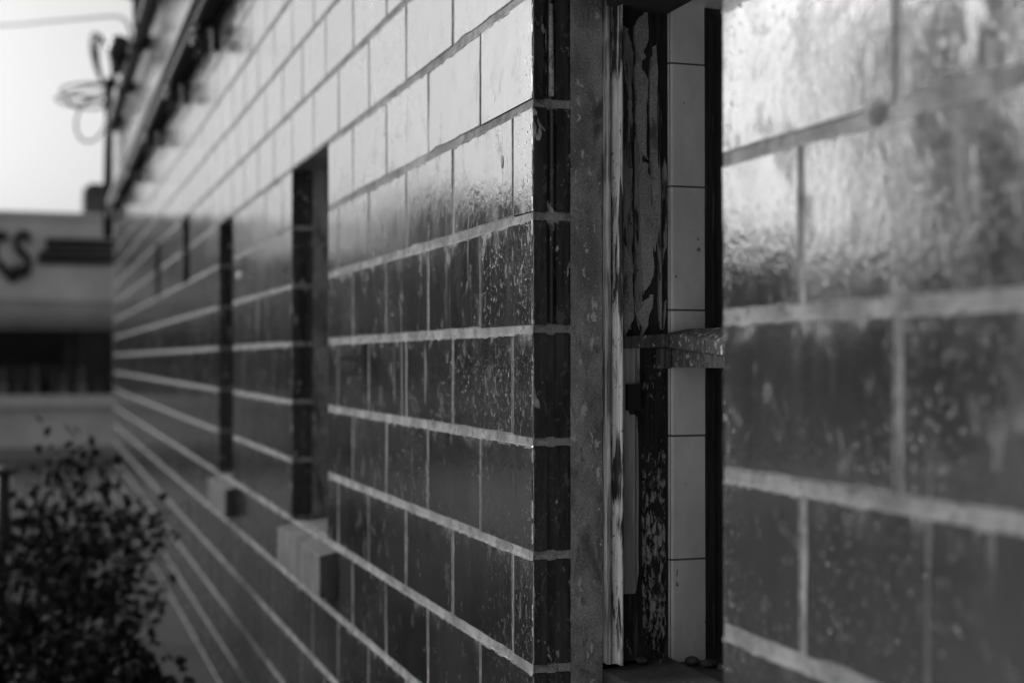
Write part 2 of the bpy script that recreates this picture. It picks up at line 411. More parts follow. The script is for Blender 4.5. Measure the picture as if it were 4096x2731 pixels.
for k in range(ROW_LO, ROW_HI):
    odd = (k % 2)                # course 0 (just above the reference joint) is the 'A' bond
    ph = 2.726 if odd == 0 else 2.521
    ph2 = 1.461 if odd == 0 else 1.266
    if line(k+1) < 0.02: continue
    for (a, b) in segs(k):
        ref = ph2 if b <= 1.70 else ph
        js = [ref+L*i for i in range(-60, 60) if a+0.07 < ref+L*i < b-0.07]
        ed = [a]+js+[b]
        for i in range(len(ed)-1):
            u0, u1 = ed[i], ed[i+1]
            if i == 0 and any(abs(a-W[1]) < 1e-6 for W in WIN):
                W = [W for W in WIN if abs(a-W[1]) < 1e-6][0]
                jambs.append((u0, u1-HEAD/2, k, W))
            else:
                blocks.append((u0+(HEAD/2 if i > 0 else 0), u1-(HEAD/2 if i < len(ed)-2 else 0), k))
def visible(u0, u1, k):
    z = line(k); best = 0; px = []
    for u in (u0, u1):
        for zz in (z, z+H):
            q = proj(max(u, 0.9), zz)
            if q is None: return 0
            px.append(q)
    xs = [min(2352, max(0, q[0])) for q in px]; ys = [min(1568, max(0, q[1])) for q in px]
    if max(ys)-min(ys) < 1: return 0
    return (max(xs)-min(xs))*(max(ys)-min(ys))
blocks.sort(key=lambda t: -visible(*t))
NB = 300-len(jambs)
NEARM = {}
stuff = MB(); rb = random.Random(3)
for i, (u0, u1, k) in enumerate(blocks):
    ln = u1-u0; z = line(k)+BED/2
    tx, tz, dx = max(-.010, min(.010, rb.gauss(0, 0.0055))), max(-.003, min(.003, rb.gauss(0, 0.0018))), min(0.0006, abs(rb.gauss(0, 0.0004)))
    if i < NB and visible(u0, u1, k) > 0:
        near = u0 < 4.4
        if near:
            kk = (round(ln, 3), i % 5)
            if kk not in NEARM: NEARM[kk] = near_mesh(ln, hash(kk) % 9973)
            me = NEARM[kk]
        else: me = far_mesh(ln)
        o = link('block', me); o.location = (dx+tz*ln/2-tx*H/2, u0, z); o.rotation_euler = (0, tx, tz); o.parent = wall
    else:
        v_, f_ = far_verts(ln); stuff.add([(x+dx+(yy-ln/2)*-tz+(zz-H/2)*tx, yy+u0, zz+z) for x, yy, zz in v_], f_)
o = stuff.build('distant_blocks', TILE, wall, fixn=True); o['kind'] = 'stuff'

# fluted jamb blocks: turn the corner into the opening ---------------------------------
def jamb_mesh(ln, depth, variant, seed):
    rng = random.Random(seed); hh = H-BED
    # plan outline along the jamb face: (w, protrusion towards -u)
    if variant == 0:
        prof = [(0.000, 0.004), (0.0006, 0.0015), (0.003, 0.0), (0.027, 0.0), (0.0285, 0.004), (0.0425, 0.004), (0.044, 0.0), (0.069, 0.0), (0.0715, 0.001), (depth, 0.003)]
    elif variant == 1:
        prof = [(0.000, 0.004), (0.0006, 0.0015), (0.003, 0.0), (0.027, 0.0), (0.029, 0.0075), (0.033, 0.0085), (0.0355, 0.0035), (0.039, 0.0012), (0.043, 0.0030), (0.046, 0.0065), (0.048, 0.0005), (0.069, 0.0), (0.0715, 0.001), (depth, 0.003)]
    else:
        prof = [(0.000, 0.004), (0.0006, 0.0015), (0.003, 0.0), (0.021, 0.0), (0.024, 0.0105), (0.031, 0.011), (0.0325, 0.0045), (0.0365, 0.0018), (0.0405, 0.0045), (0.042, 0.0085), (0.046, 0.002), (0.069, 0.0), (0.0715, 0.001), (depth, 0.003)]
    nz = 14; vsx = []; np_ = len(prof)
    rowsz = [0.0, 0.0018]+[hh*(i/nz) for i in range(1, nz)]+[hh-0.0018, hh]
    plan_tail = [(depth, ln), (0.0, ln)]
    M_ = np_+2
    for ri, zz in enumerate(rowsz):
        e = 0.0018 if ri in (0, len(rowsz)-1) else 0.0
        for i, (wx, pu) in enumerate(prof):
            ch = abs(fbm(zz*70+seed, i*2.0, seed, 3))*0.0012 if i in (1, 2, np_-2) else 0
            vsx.append((wx+(ch if i < 3 else -ch)+(e if i == 0 else 0), pu+e+ch+fbm(zz*22, i*0.6, seed, 2)*0.0004, zz))
        vsx.append((depth, ln, zz)); vsx.append((e, ln, zz))
    fs = []
    for r_ in range(len(rowsz)-1):
        for i in range(M_): fs.append((r_*M_+i, r_*M_+(i+1) % M_, (r_+1)*M_+(i+1) % M_, (r_+1)*M_+i))
    fs += [tuple(range(M_)), tuple((len(rowsz)-1)*M_+i for i in range(M_))]
    me = bpy.data.meshes.new('jamb_block'); me.from_pydata(vsx, [], fs)
    bm = bmesh.new(); bm.from_mesh(me); bmesh.ops.recalc_face_normals(bm, faces=bm.faces)
    bm.to_mesh(me); bm.free()
    me.materials.append(TILE); me.materials.append(JAMB)
    for p in me.polygons:
        if p.normal.y < -0.3 or (p.center.y < 0.02 and p.center.x > 0.003): p.material_index = 1
    return me
JW = 0.0735
for (u0, u1, k, W) in jambs:
    var = {2: 2, 1: 1, 0: 1}.get(k, 0)
    o = link('jamb_block', jamb_mesh(u1-u0, JW, var, k*13+int(u0*10))); o.parent = wall
    o.location = (abs(rb.gauss(0, 0.0004)), u0+abs(rb.gauss(0, 0.0012)), line(k)+BED/2)
    if W is W1: o['label'] = 'fluted dark glazed block turning the corner into the window opening'
# mortar of the jamb joints (a body behind the jamb blocks with rough beds between them)
JM = mat_mortar('jamb_mortar', 0.34, 0.52)  # paler copy of the wall mortar, missing jamb light put into its colour
for W in WIN:
    m = MB(); u = W[1]; z0, z1 = line(W[2]), line(W[3])
    m.box(0.006, JW-0.001, u+0.012, u+0.06, z0, z1)
    for k in range(W[2], W[3]):
        z = line(k); nu = 26 if W is W1 else 5; nzp = [(-0.0125, 0.014), (-0.0095, 0.0035), (-0.006, 0.0022), (0.0, 0.0015), (0.006, 0.0025), (0.009, 0.004), (0.0125, 0.014)]
        vsx = []
        for i in range(nu+1):
            wx = 0.0012+(JW-0.0012)*i/nu
            for dz, pu in nzp:
                vsx.append((wx, u+pu+fbm(wx*120, k*3, dz*200, 3)*0.0012, z+dz+fbm(wx*60, k*5, 2+dz*50, 3)*0.0016))
        n = len(nzp)
        m.add(vsx, [(j*n+i, j*n+i+1, (j+1)*n+i+1, (j+1)*n+i) for j in range(nu) for i in range(n-1)])
    o = m.build('jamb_mortar', JM, wall, smooth=True)

# a lump of mortar, a drilled hole and a bolt head on the face
m = MB(); m.lathe((-0.011, 1.305, EYE+0.262), [(0.004, 0), (0.010, 0.004), (0.017, 0.010), (0.021, 0.014)], 9, 'x'); m.build('mortar_lump', MORTAR, wall)
m = MB(); m.lathe((-0.0012, 2.585, EYE+0.377), [(0.004, 0), (0.006, 0.0004), (0.006, 0.004)], 12, 'x'); m.v = [(x, y, EYE+0.377+(z-EYE-0.377)*2.1) for x, y, z in m.v]; m.build('drilled_hole', BLACK, wall)
m = MB(); m.lathe((-0.012, 6.33, EYE+0.368), [(0.010, 0), (0.017, 0.004), (0.017, 0.013)], 12, 'x'); m.build('bolt_head', TRIM, wall)
# shell of the building: roof, back and end walls
m = MB(); m.box(0.02, 6.0, U_START, U_END-0.003, TOP-0.14, TOP-0.02); m.build('roof', ROOFM, bld)
m = MB(); m.box(6.003, 6.2, U_START, U_END, -0.05, TOP+0.1); m.build('back_wall', FACD, bld)
m = MB(); m.box(0.0055, 6.0, U_END, U_END+0.2, -0.05, TOP); m.build('end_wall', FACD, bld)
m = MB(); m.box(0.0055, 6.0, U_START-0.2, U_START-0.003, -0.05, TOP); m.build('end_wall', FACD, bld)
m = MB(); m.box(-0.05, 0.25, U_START-0.2, U_END+0.25, TOP+0.001, TOP+0.075); m.build('coping', mat_concrete('coping_concrete', 0.04, 0.09, False), bld, bevel=0.006)
m = MB(); m.box(0.02, 5.9, U_START, U_END, 0.05, 0.10); m.build('floor_slab', INNER, bld)

# ------------------------------------------------------------------ ragged strips (paint skins, plaster) on the jamb plane
def skin(name, mat, parent, u, w0, w1, z0, z1, amp=0.003, th=0.002, n=None, seed=0, fr=14, curl=0.0, taper=None):
    """irregular vertical skin facing -u (towards the camera); left/right edges wander"""
    n = n or max(14, int((z1-z0)/0.005)); amp = amp*1.5; fr = fr*1.4; m = MB(); vsx = []
    for i in range(n+1):
        f = i/n; z = z0+(z1-z0)*f
        a = w0+fbm(z*fr, seed*3.3, 1, 4)*amp; b = w1+fbm(z*fr, seed*5.7, 8, 4)*amp
        if taper: a, b = taper(f, a, b)
        e = min(f*(z1-z0)/0.035, (1-f)*(z1-z0)/0.035, 1.0); sk = 0.5+0.5*math.sin(seed*2.1+(0 if f < 0.5 else 2)); wdt = b-a
        a += wdt*(1-e)*sk*0.9*abs(1+fbm(z*60, seed, 2, 3)); b -= wdt*(1-e)*(1-sk)*0.9*abs(1+fbm(z*60, seed, 6, 3))
        if b < a+0.001: b = a+0.001
        cu = fbm(z*9, seed, 4, 3)*curl
        row = [(a, 0.0), (a+0.0004, -th+cu), ((a+b)/2, -th-abs(cu)*0.3), (b-0.0004, -th-cu), (b, 0.0)]
        for wx, du in row: vsx.append((wx, u+du, z))
    q = 5
    fs = [(j*q+i, j*q+i+1, (j+1)*q+i+1, (j+1)*q+i) for j in range(n) for i in range(q-1)]
    fs += [tuple(range(q)), tuple(n*q+i for i in range(q))]
    m.add(vsx, fs)
    return m.build(name, mat, parent, smooth=False)

# ------------------------------------------------------------------ window 1, the weathered opening in focus
win = empty('window', (0, 0, 0)); win.parent = bld
win['label'] = 'weathered window opening with peeling frame and white tiled reveal'
uF, uN = W1[1], W1[0]; zB, zT = line(-3), line(3)
# three stone pieces between the fluted blocks and the wooden moulding
for i in range(-1, 3):
    a, b = zB+2*H*max(i, -0.5)+0.0006, zB+2*H*(i+1)-0.0006
    skin('jamb_stone', CONC, win, uF+0.004, JW+0.0004, 0.1365, a, b, 0.0010, 0.0025, 40, 20+i, 30, 0.0006)
m = MB(); m.box(JW+0.0006, 0.136, uF+0.0035, uF+0.05, zB-H, zT); m.build('jamb_backing', CONC, win)
# moulding: round bead, groove, flat painted strip with a bright arris
def profile_strip(name, mat, pts, z0, z1, amp=0.0006, seed=0, n=90):
    m = MB(); q = len(pts); vsx = []
    for i in range(n+1):
        z = z0+(z1-z0)*i/n
        for j, (wx, uu) in enumerate(pts): vsx.append((wx+fbm(z*30, j*1.1, seed, 3)*amp, uF+uu+fbm(z*24, j*0.7, seed+5, 3)*amp, z))
    fs = [(j*q+i, j*q+(i+1) % q, (j+1)*q+(i+1) % q, (j+1)*q+i) for j in range(n) for i in range(q)]
    fs += [tuple(range(q)), tuple(n*q+i for i in range(q))]
    m.add(vsx, fs); return m.build(name, mat, win, smooth=True)
profile_strip('moulding_bead', MOULD2, [(0.1372, 0.02), (0.1374, -0.005), (0.1380, -0.0130), (0.1402, -0.0170), (0.1440, -0.0180), (0.1464, -0.014), (0.1472, 0.02)], zB+0.003, zT-0.004, 0.0005, 2)
profile_strip('moulding_flat', MOULD, [(0.1490, 0.02), (0.1491, -0.009), (0.1510, -0.0125), (0.1545, -0.0145), (0.1570, -0.0165), (0.1578, -0.0310), (0.1592, -0.0335), (0.1622, -0.0330), (0.1628, 0.02)], zB+0.003, zT-0.006, 0.0004, 3)
m = MB(); m.tube([(0.0375, uF+0.0035, line(2)+0.014), (0.0370, uF+0.003, line(2)+0.10), (0.0365, uF+0.0035, line(3)-0.022)], [0.0050, 0.0046, 0.0042], 10)
m.build('mortar_rod', mat_mortar('pale_rod_mortar', 0.5, 0.7), win, smooth=True)
# frame body behind, tarry dark
m = MB(); m.box(0.137, 0.2705, uF+0.012, uF+0.08, zB, zT); m.build('frame_post', DARKW, win)
zR = EYE+0.035                   # height of the horizontal rail
# upper half: flaking paint and plaster skins, each a piece of its own
ub = uF+0.012
skin('paint_flake', SCAB, win, ub, 0.1800, 0.1990, zR+0.02, zT-0.05, 0.0030, 0.0035, seed=1, fr=20, curl=0.002)
skin('paint_flake', PLAST, win, ub, 0.1785, 0.2000, zR+0.005, zR+0.175, 0.0022, 0.0050, seed=2, fr=12, taper=lambda f, a, b: (a, b-0.010*max(0, f-0.75)*4))
skin('paint_flake', SCAB, win, ub-0.0002, 0.2040, 0.2190, zR+0.02, zT-0.02, 0.0006, 0.0015, seed=12)
skin('plaster_skin', PLAST, win, ub, 0.2010, 0.2300, zR+0.52, zT-0.015, 0.0015, 0.0060, seed=3, fr=16)
skin('plaster_skin', PLAST, win, ub, 0.2020, 0.2290, zR+0.335, zR+0.518, 0.0020, 0.0060, seed=4, fr=16, taper=lambda f, a, b: (a+0.004*(1-f), b-0.003*math.sin(f*5)))
skin('plaster_skin', PLAST, win, ub, 0.2090, 0.2330, zR+0.085, zR+0.330, 0.0020, 0.0068, seed=5, fr=16, taper=lambda f, a, b: (a+0.008*(1-f)**2, b+0.010*(1-f)))
skin('plaster_skin', PLAST, win, ub, 0.2060, 0.2280, zR+0.010, zR+0.085, 0.0030, 0.0050, seed=15, fr=22, taper=lambda f, a, b: (a, b+0.012*f))
skin('paint_flake', PLAST, win, ub, 0.2330, 0.2480, zR+0.165, zT-0.08, 0.0016, 0.0048, seed=6, fr=14, taper=lambda f, a, b: (a+0.003*(1-f), b+0.003*(1-f)))
skin('paint_flake', SCAB, win, ub, 0.2500, 0.2555, zR+0.02, zT-0.17, 0.0010, 0.0085, seed=7, fr=14, curl=0.001)
skin('paint_flake', SCAB, win, ub, 0.2580, 0.2680, zR+0.14, zR+0.34, 0.0026, 0.0040, seed=8, fr=18, curl=0.002)
skin('paint_flake', SCAB, win, ub, 0.2575, 0.2670, zR+0.02, zR+0.075, 0.0026, 0.0040, seed=9, fr=18)
# lower half: painted stile, clip, speckled board
m = MB(); m.box(0.1745, 0.2010, ub-0.011, ub, zB+0.125, zR-0.012); m.build('sash_stile', SASH, win, bevel=0.0016)
skin('stile_edge', SASH, win, ub, 0.2030, 0.2085, zB+0.13, zR-0.14, 0.0006, 0.008, seed=17, fr=6)
m = MB(); m.box(0.2030, 0.2085, ub-0.014, ub, zR-0.125, zR-0.014); m.build('stile_edge', MOULD2, win, bevel=0.001)
m = MB(); m.box(0.1800, 0.2060, ub-0.026, ub-0.0115, zR-0.128, zR-0.080); m.lathe((0.192, ub-0.017, zR-0.136), [(0.005, 0), (0.006, 0.004), (0.006, 0.010)], 10)
m.build('sash_clip', BLACK, win, bevel=0.0012)
m = MB(); m.box(0.1745, 0.2085, ub-0.004, ub, zB+0.004, zB+0.122); m.build('stile_foot', DARKW, win, bevel=0.001)
skin('paint_flake', SCAB, win, ub-0.004, 0.186, 0.193, zB+0.014, zB+0.042, 0.0030, 0.002, seed=31, fr=60)
skin('speckled_board', SPECK, win, ub-0.0006, 0.2180, 0.2640, zB+0.012, zR-0.020, 0.0016, 0.004, seed=18, fr=20)
# the rail: level along the far jamb, then sagging as it runs across the opening
m = MB()
m.add([(0.1690, uF-0.010, zR+0.006), (0.2640, uF-0.006, zR+0.0125), (0.2640, uF-0.006, zR-0.0130), (0.1690, uF-0.010, zR-0.0155),
       (0.1690, uF+0.010, zR+0.006), (0.2640, uF+0.010, zR+0.0140), (0.2640, uF+0.010, zR-0.0130), (0.1690, uF+0.010, zR-0.0155)],
      [(0,1,2,3), (4,7,6,5), (0,4,5,1), (3,2,6,7), (0,3,7,4), (1,5,6,2)])
m.build('rail_return', RAIL, win, bevel=0.0012)
m = MB(); n = 30; vsx = []
for i in range(n+1):
    f = i/n; u = uF-0.006-(uF-uN-0.012)*f; sag = -0.036*math.sin(min(1, f*1.0)*math.pi*0.5)**1.0 if f < 0.6 else -0.036*math.sin(0.6*math.pi*0.5)*(1-(f-0.6)/0.4*0.9)
    j = fbm(u*30, 1, 2, 3)*0.0012
    vsx += [(0.2645, u, zR-0.0130+sag*0.9+j), (0.2640, u, zR+0.0125+sag+j), (0.2665, u, zR+0.0145+sag+j), (0.3040, u, zR+0.0215+sag*0.04), (0.3040, u, zR-0.010)]
q = 5
fs = [(j*q+i, j*q+(i+1) % q, (j+1)*q+(i+1) % q, (j+1)*q+i) for j in range(n) for i in range(q)]+[tuple(range(q)), tuple(n*q+i for i in range(q))]
m.add(vsx, fs); m.build('meeting_rail', RAIL, win)
m = MB(); m.box(0.2460, 0.2700, uF-0.006, uF+0.011, zR-0.052, zR-0.0150); m.box(0.2710, 0.2950, uN+0.01, uF+0.011, zR-0.050, zR-0.0160)
m.build('rail_apron', RAIL, win, bevel=0.001)
# white glazed tiles of the inner reveal
zj = [EYE-0.620, EYE-0.3715, EYE-0.142, EYE+0.0917, EYE+0.322, EYE+0.5516, EYE+0.665]
for i in range(len(zj)-1):
    a, b = zj[i]+0.0018, zj[i+1]-0.0018; m = MB(); p = [(0.3435, uF+0.05), (0.2730, uF+0.05), (0.2715, uF+0.012)]
    for t in range(6):
        an = R(90*t/5); p.append((0.2715+0.009*(1-math.cos(an)), uF+0.004+0.008*(1-math.sin(an))))
    p.append((0.3435, uF+0.004+0.0008*(i % 2)))
    m.prism(p, a, b); m.build('reveal_tile', WHITE, win, smooth=False)
m = MB(); m.box(0.273, 0.3433, uF+0.0065, uF+0.06, zB-0.03, zT); m.build('reveal_grout', mat_plain('dark_grout', 0.10, 0.9), win)
skin('inner_edge', DARKW, win, uF+0.006, 0.3450, 0.3640, zB, zT, 0.0016, 0.004, seed=40, fr=26)
m = MB(); m.box(0.3440, 0.3900, uF+0.010, uF+0.20, zB-0.2, zT+0.2); m.build('inner_corner', INNER, win)
# head, sill and the plain near side of the opening
m = MB(); m.box(0.0060, 0.2700, uN, uF+0.05, zT+0.001, zT+0.05); m.build('lintel', CONC, win)
m = MB(); m.box(0.1380, 0.2690, uN, uF+0.011, zT-0.022, zT-0.001); m.build('frame_head', DARKW, win, bevel=0.002)
m = MB(); m.box(0.2720, 0.3900, uN, uF+0.06, zT-0.004, zT+0.05); m.build('reveal_head', WHITE, win)
m = MB(); m.add([(0.138, uN, zB-0.010), (0.138, uF+0.011, zB-0.010), (0.2700, uF+0.011, zB+0.004), (0.2700, uN, zB+0.004),
                 (0.138, uN, zB-H), (0.138, uF+0.011, zB-H), (0.2700, uF+0.011, zB-H), (0.2700, uN, zB-H)],
                [(0,3,2,1), (4,5,6,7), (0,1,5,4), (1,2,6,5), (2,3,7,6), (3,0,4,7)])
m.build('sill', SILLC, win, bevel=0.003)
m = MB(); m.box(0.004, 0.1375, uN, uF+0.003, zB-H-0.06, zB-H-0.002); m.build('outer_sill', SILLC, win, bevel=0.003)
skin('sill_ridge', RAIL, win, uF-0.02, 0.238, 0.250, zB-0.002, zB+0.018, 0.001, 0.006, seed=41)
m = MB(); m.box(0.2710, 0.3900, uN, uF+0.06, zB-0.10, zB-0.006); m.build('inner_sill', SILLC, win, bevel=0.002)
m = MB(); m.box(0.060, 0.3900, uN-0.10, uN-0.001, zB-0.05, zT+0.05); m.build('near_jamb', FACD, win)

# rubble lying on the sill (things of their own)
def rock(name, loc, r, seed, label, mat=STONE):
    bm = bmesh.new(); bmesh.ops.create_icosphere(bm, subdivisions=2, radius=r)
    for v_ in bm.verts:
        v_.co *= 1+0.5*fbm(v_.co.x*40+seed, v_.co.y*40, v_.co.z*40, 3); v_.co.z *= 0.6; v_.co.y *= 1.25
    me = bpy.data.meshes.new(name); bm.to_mesh(me); bm.free(); o = link(name, me, mat); o.location = loc
    o.rotation_euler = (0, 0, seed*1.7); tag(o, label, 'rubble', 'rubble lying on the window sill'); return o
rock('rubble_piece', (0.205, uF-0.012, zB+0.008), 0.011, 1, 'upright dark chip of rubble on the sill at the foot of the sash stile')
rock('rubble_piece', (0.300, uF-0.030, zB+0.002), 0.013, 2, 'dark rounded lump of rubble on the sill below the white tiles')
rock('rubble_piece', (0.322, uF-0.055, zB+0.002), 0.012, 3, 'middle lump of rubble on the sill, nearer the dark inner edge')
rock('rubble_piece', (0.338, uF-0.085, zB+0.001), 0.012, 4, 'rightmost lump of rubble on the sill, beside the near block')

# ------------------------------------------------------------------ the other windows of the wall
def far_window(W, small, label):
    u0, u1, r0, r1 = W; a, b = line(r0), line(r1)
    p = empty('window'); p.parent = bld; p['label'] = label
    m = MB(); m.box(JW+0.0006, 0.1365, u1+0.0035, u1+0.05, a, b); m.build('jamb_stone', CONC, p)
    m = MB(); m.box(0.1370, 0.1690, u1-0.012, u1+0.05, a, b); m.build('frame_post', MOULD, p, bevel=0.003)
    m = MB(); m.box(0.1370, 0.1690, u0-0.04, u0+0.012, a, b); m.build('frame_post', MOULD, p, bevel=0.003)
    m = MB(); m.box(0.1375, 0.1685, u0+0.0125, u1-0.0125, b-0.04, b-0.002); m.build('frame_head', DARKW, p, bevel=0.003)
    mid = (a+b)/2 if not small else a+0.36*(b-a)
    m = MB(); m.box(0.1410, 0.1680, u0+0.0125, u1-0.0125, mid-0.02, mid+0.02); m.build('meeting_rail', RAIL, p, bevel=0.003)
    m = MB(); m.box(0.1560, 0.1600, u0+0.0127, u1-0.0127, mid+0.021, b-0.041); m.build('pane', GLASS, p)
    if small:
        m = MB(); m.box(0.1500, 0.1580, u0+0.0127, u1-0.0127, a+0.002, mid-0.021); m.build('lower_board', TRIM, p)
    else:
        m = MB(); m.box(0.1560, 0.1600, u0+0.0127, u1-0.0127, a+0.004, mid-0.021); m.build('pane', GLASS, p)
    m = MB(); m.box(0.0060, 0.1700, u0, u1+0.05, b+0.001, b+0.05); m.build('lintel', CONC, p)
    m = MB(); m.box(0.060, 0.1690, u0-0.06, u0-0.0405, a, b); m.box(0.060, 0.1360, u0-0.0400, u0-0.001, a, b); m.build('near_jamb', FACD, p)
    if not small:
        sx, sa, sb = -0.052, u0-0.14, u1-0.02; m = MB()
        m.add([(sx, sa, a-0.026), (sx, sb, a-0.026), (0.168, sb, a+0.018), (0.168, sa, a+0.018), (sx, sa, a-0.150), (sx, sb, a-0.150), (0.168, sb, a-0.150), (0.168, sa, a-0.150)],
              [(0,3,2,1), (4,5,6,7), (0,1,5,4), (1,2,6,5), (2,3,7,6), (3,0,4,7)])
        m.build('sill', SILLC, p, bevel=0.006)
    else:
        m = MB(); m.box(0.006, 0.1680, u0, u1, a-0.05, a-0.002); m.build('sill', SILLC, p)
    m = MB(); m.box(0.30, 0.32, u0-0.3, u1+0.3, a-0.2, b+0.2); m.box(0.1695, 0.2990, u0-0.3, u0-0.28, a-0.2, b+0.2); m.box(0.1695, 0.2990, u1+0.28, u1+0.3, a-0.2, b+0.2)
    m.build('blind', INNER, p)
far_window(W2, False, 'tall dark window with a projecting cast sill, nearest of the blurred ones')
far_window(W3, False, 'narrow dark window with a small projecting sill further along the wall')
for W in (W4, W5): far_window(W, True, 'small high window with a pale lower board far along the wall')

# ------------------------------------------------------------------ pipes and fittings along the top of the wall
def pipe(name, pts, r, mat, label, cat, n=12, group=None):
    m = MB(); m.tube(pts, r, n); o = m.build(name, mat, None, smooth=True); return tag(o, label, cat, group)
zc = EYE+9.05*H
root = empty('conduit_run', (0, 0, 0)); tag(root, 'thick grey conduit running along the wall near its top', 'conduit')
m = MB(); m.tube([(-0.075, 5.0, zc-0.03), (-0.075, 17.15, zc-0.03)], 0.042, 14); m.build('upper_pipe', METAL, root, smooth=True)
m = MB(); m.tube([(-0.060, 5.0, zc-0.125), (-0.060, 17.15, zc-0.125)], 0.045, 14); m.build('pipe_shade', CABLE, root, smooth=True)  # black tube put in for the shade beneath the grey pipe
for u in (7.2, 8.75, 10.6, 12.8, 14.6, 16.4):
    m = MB(); m.box(-0.028, 0.001, u-0.02, u+0.02, zc-0.30, zc+0.06); m.box(-0.13, -0.028, u-0.012, u+0.012, zc-0.185, zc-0.17)
    m.lathe((-0.085, u, zc-0.30), [(0.018, 0), (0.045, 0.02), (0.05, 0.05), (0.03, 0.075), (0.045, 0.09), (0.025, 0.125)], 12)
    m.build('bracket', CERAM, root)
z2 = EYE+13.05*H
root2 = empty('service_conduit', (0, 0, 0)); tag(root2, 'thin dark conduit under the coping of the glazed block wall', 'conduit')
m = MB(); m.tube([(-0.10, 9.0, z2-0.06), (-0.10, 12.6, z2-0.06), (-0.10, 17.2, z2-0.06)], 0.04, 12); m.build('pipe', METAL, root2, smooth=True)
for u in (10.0, 12.0, 14.0, 16.0):
    m = MB(); m.box(-0.15, 0.001, u-0.015, u+0.015, z2-0.115, z2-0.005); m.build('clamp', CERAM, root2)
rp = [at_px for at_px in ((-0.12, 11.3, z2-0.10), (-0.13, 11.3, z2+0.6), (-0.13, 11.3, z2+1.4))]
m = MB(); m.tube(rp, 0.045, 10); m.build('riser', METAL, root2, smooth=True)
for dz in (0.12, 0.34, 0.56, 0.80):
    m = MB(); m.lathe((-0.13, 11.3, z2+dz), [(0.05, 0), (0.085, 0.02), (0.085, 0.07), (0.05, 0.09)], 12); m.tube([(-0.13, 11.3, z2+dz+0.04), (-0.26, 11.28, z2+dz+0.02)], 0.018, 8); m.build('collar', CERAM, root2)
# bell shaped insulator with the service wire
def insulator(u, x, z, label):
    o = MB(); o.lathe((x, u, z), [(0.02, -0.20), (0.035, -0.16), (0.05, -0.10), (0.09, -0.05), (0.105, 0.04), (0.07, 0.07), (0.09, 0.10), (0.03, 0.13)], 14)
    e = empty('insulator', (x, u, z)); o.build('bell', CERAM, e, smooth=True)
    o = MB(); o.box(x+0.02, 0.0, u-0.02, u+0.02, z+0.03, z+0.07); o.build('arm', BLACK, e)
    tag(e, label, 'insulator')
insulator(12.55, -0.20, EYE+2.63, 'dark bell shaped insulator hanging out from the top of the wall')
# service mast with drip loops at the far corner
mast = empty('service_mast', (-0.09, 17.0, 0)); tag(mast, 'dark vertical service mast with cable loops at the far corner of the wall', 'mast')
mz = EYE+3.15
m = MB(); m.tube([(-0.09, 17.0, EYE+1.4), (-0.09, 17.0, mz)], 0.055, 12); m.build('pole', BLACK, mast, smooth=True)
m = MB(); m.lathe((-0.09, 17.0, mz), [(0.04, -0.05), (0.06, 0.0), (0.055, 0.06), (0.02, 0.10)], 12); m.build('cap', CERAM, mast, smooth=True)
def loop(name, c, rx, rz, tilt, r, a0=0, a1=360, ax='x', n=36, parent=mast):
    pts = []
    for i in range(n+1):
        a = R(a0+(a1-a0)*i/n); dx, dz = rx*math.cos(a), rz*math.sin(a); t = R(tilt)
        pts.append((c[0]+dx*math.cos(t)-dz*math.sin(t), c[1]+0.05*math.sin(a*1.5), c[2]+dx*math.sin(t)+dz*math.cos(t)))
    m = MB(); m.tube(pts, r, 8, False); return m.build(name, CABLE, parent, smooth=True)
for j in range(3): loop('drip_loop', (-0.13-0.012*j, 17.0-0.05*j, mz+0.24+0.01*j), 0.075+0.015*j, 0.29+0.02*j, 8+4*j, 0.018)
loop('cable_coil', (-0.36, 16.9, mz-0.07), 0.26, 0.07, 10, 0.0135)
loop('cable_coil', (-0.40, 16.9, mz-0.22), 0.27, 0.06, -4, 0.0135)
loop('cable_coil', (-0.33, 16.85, mz-0.14), 0.24, 0.09, 22, 0.0135)
loop('cable_coil', (-0.28, 16.9, mz-0.42), 0.16, 0.25, -18, 0.0135)
# service wire coming down to the insulator
def at(px, py, depth):           # a point of the place found from the photograph, at its own depth
    c, s_ = math.cos(R(YAW)), math.sin(R(YAW)); xc = (px-1176)/3267*depth; yc = (825-py)/3267*depth
    return Vector((-D+depth*s_+xc*c, depth*c-xc*s_, EYE+yc))
P = [at(302, 100, 12.4), at(296, 72, 12.5), at(286, 48, 12.7), at(268, 36, 12.9), at(240, 36, 13.3), at(190, 40, 14.0), at(100, 48, 15.5), at(0, 56, 17.5), at(-200, 60, 22), at(-600, 40, 34)]
pts = []
for i in range(len(P)-1):
    p0, p1, p2, p3 = P[max(i-1, 0)], P[i], P[i+1], P[min(i+2, len(P)-1)]
    for t in range(6):
        t /= 6; pts.append(0.5*((2*p1)+(p2-p0)*t+(2*p0-5*p1+4*p2-p3)*t*t+(3*p1-p0-3*p2+p3)*t**3))
pts.append(P[-1])
pipe('service_wire', pts, 0.016, CABLE, 'thin overhead wire crossing the sky and curling down to the insulator', 'wire', 8)

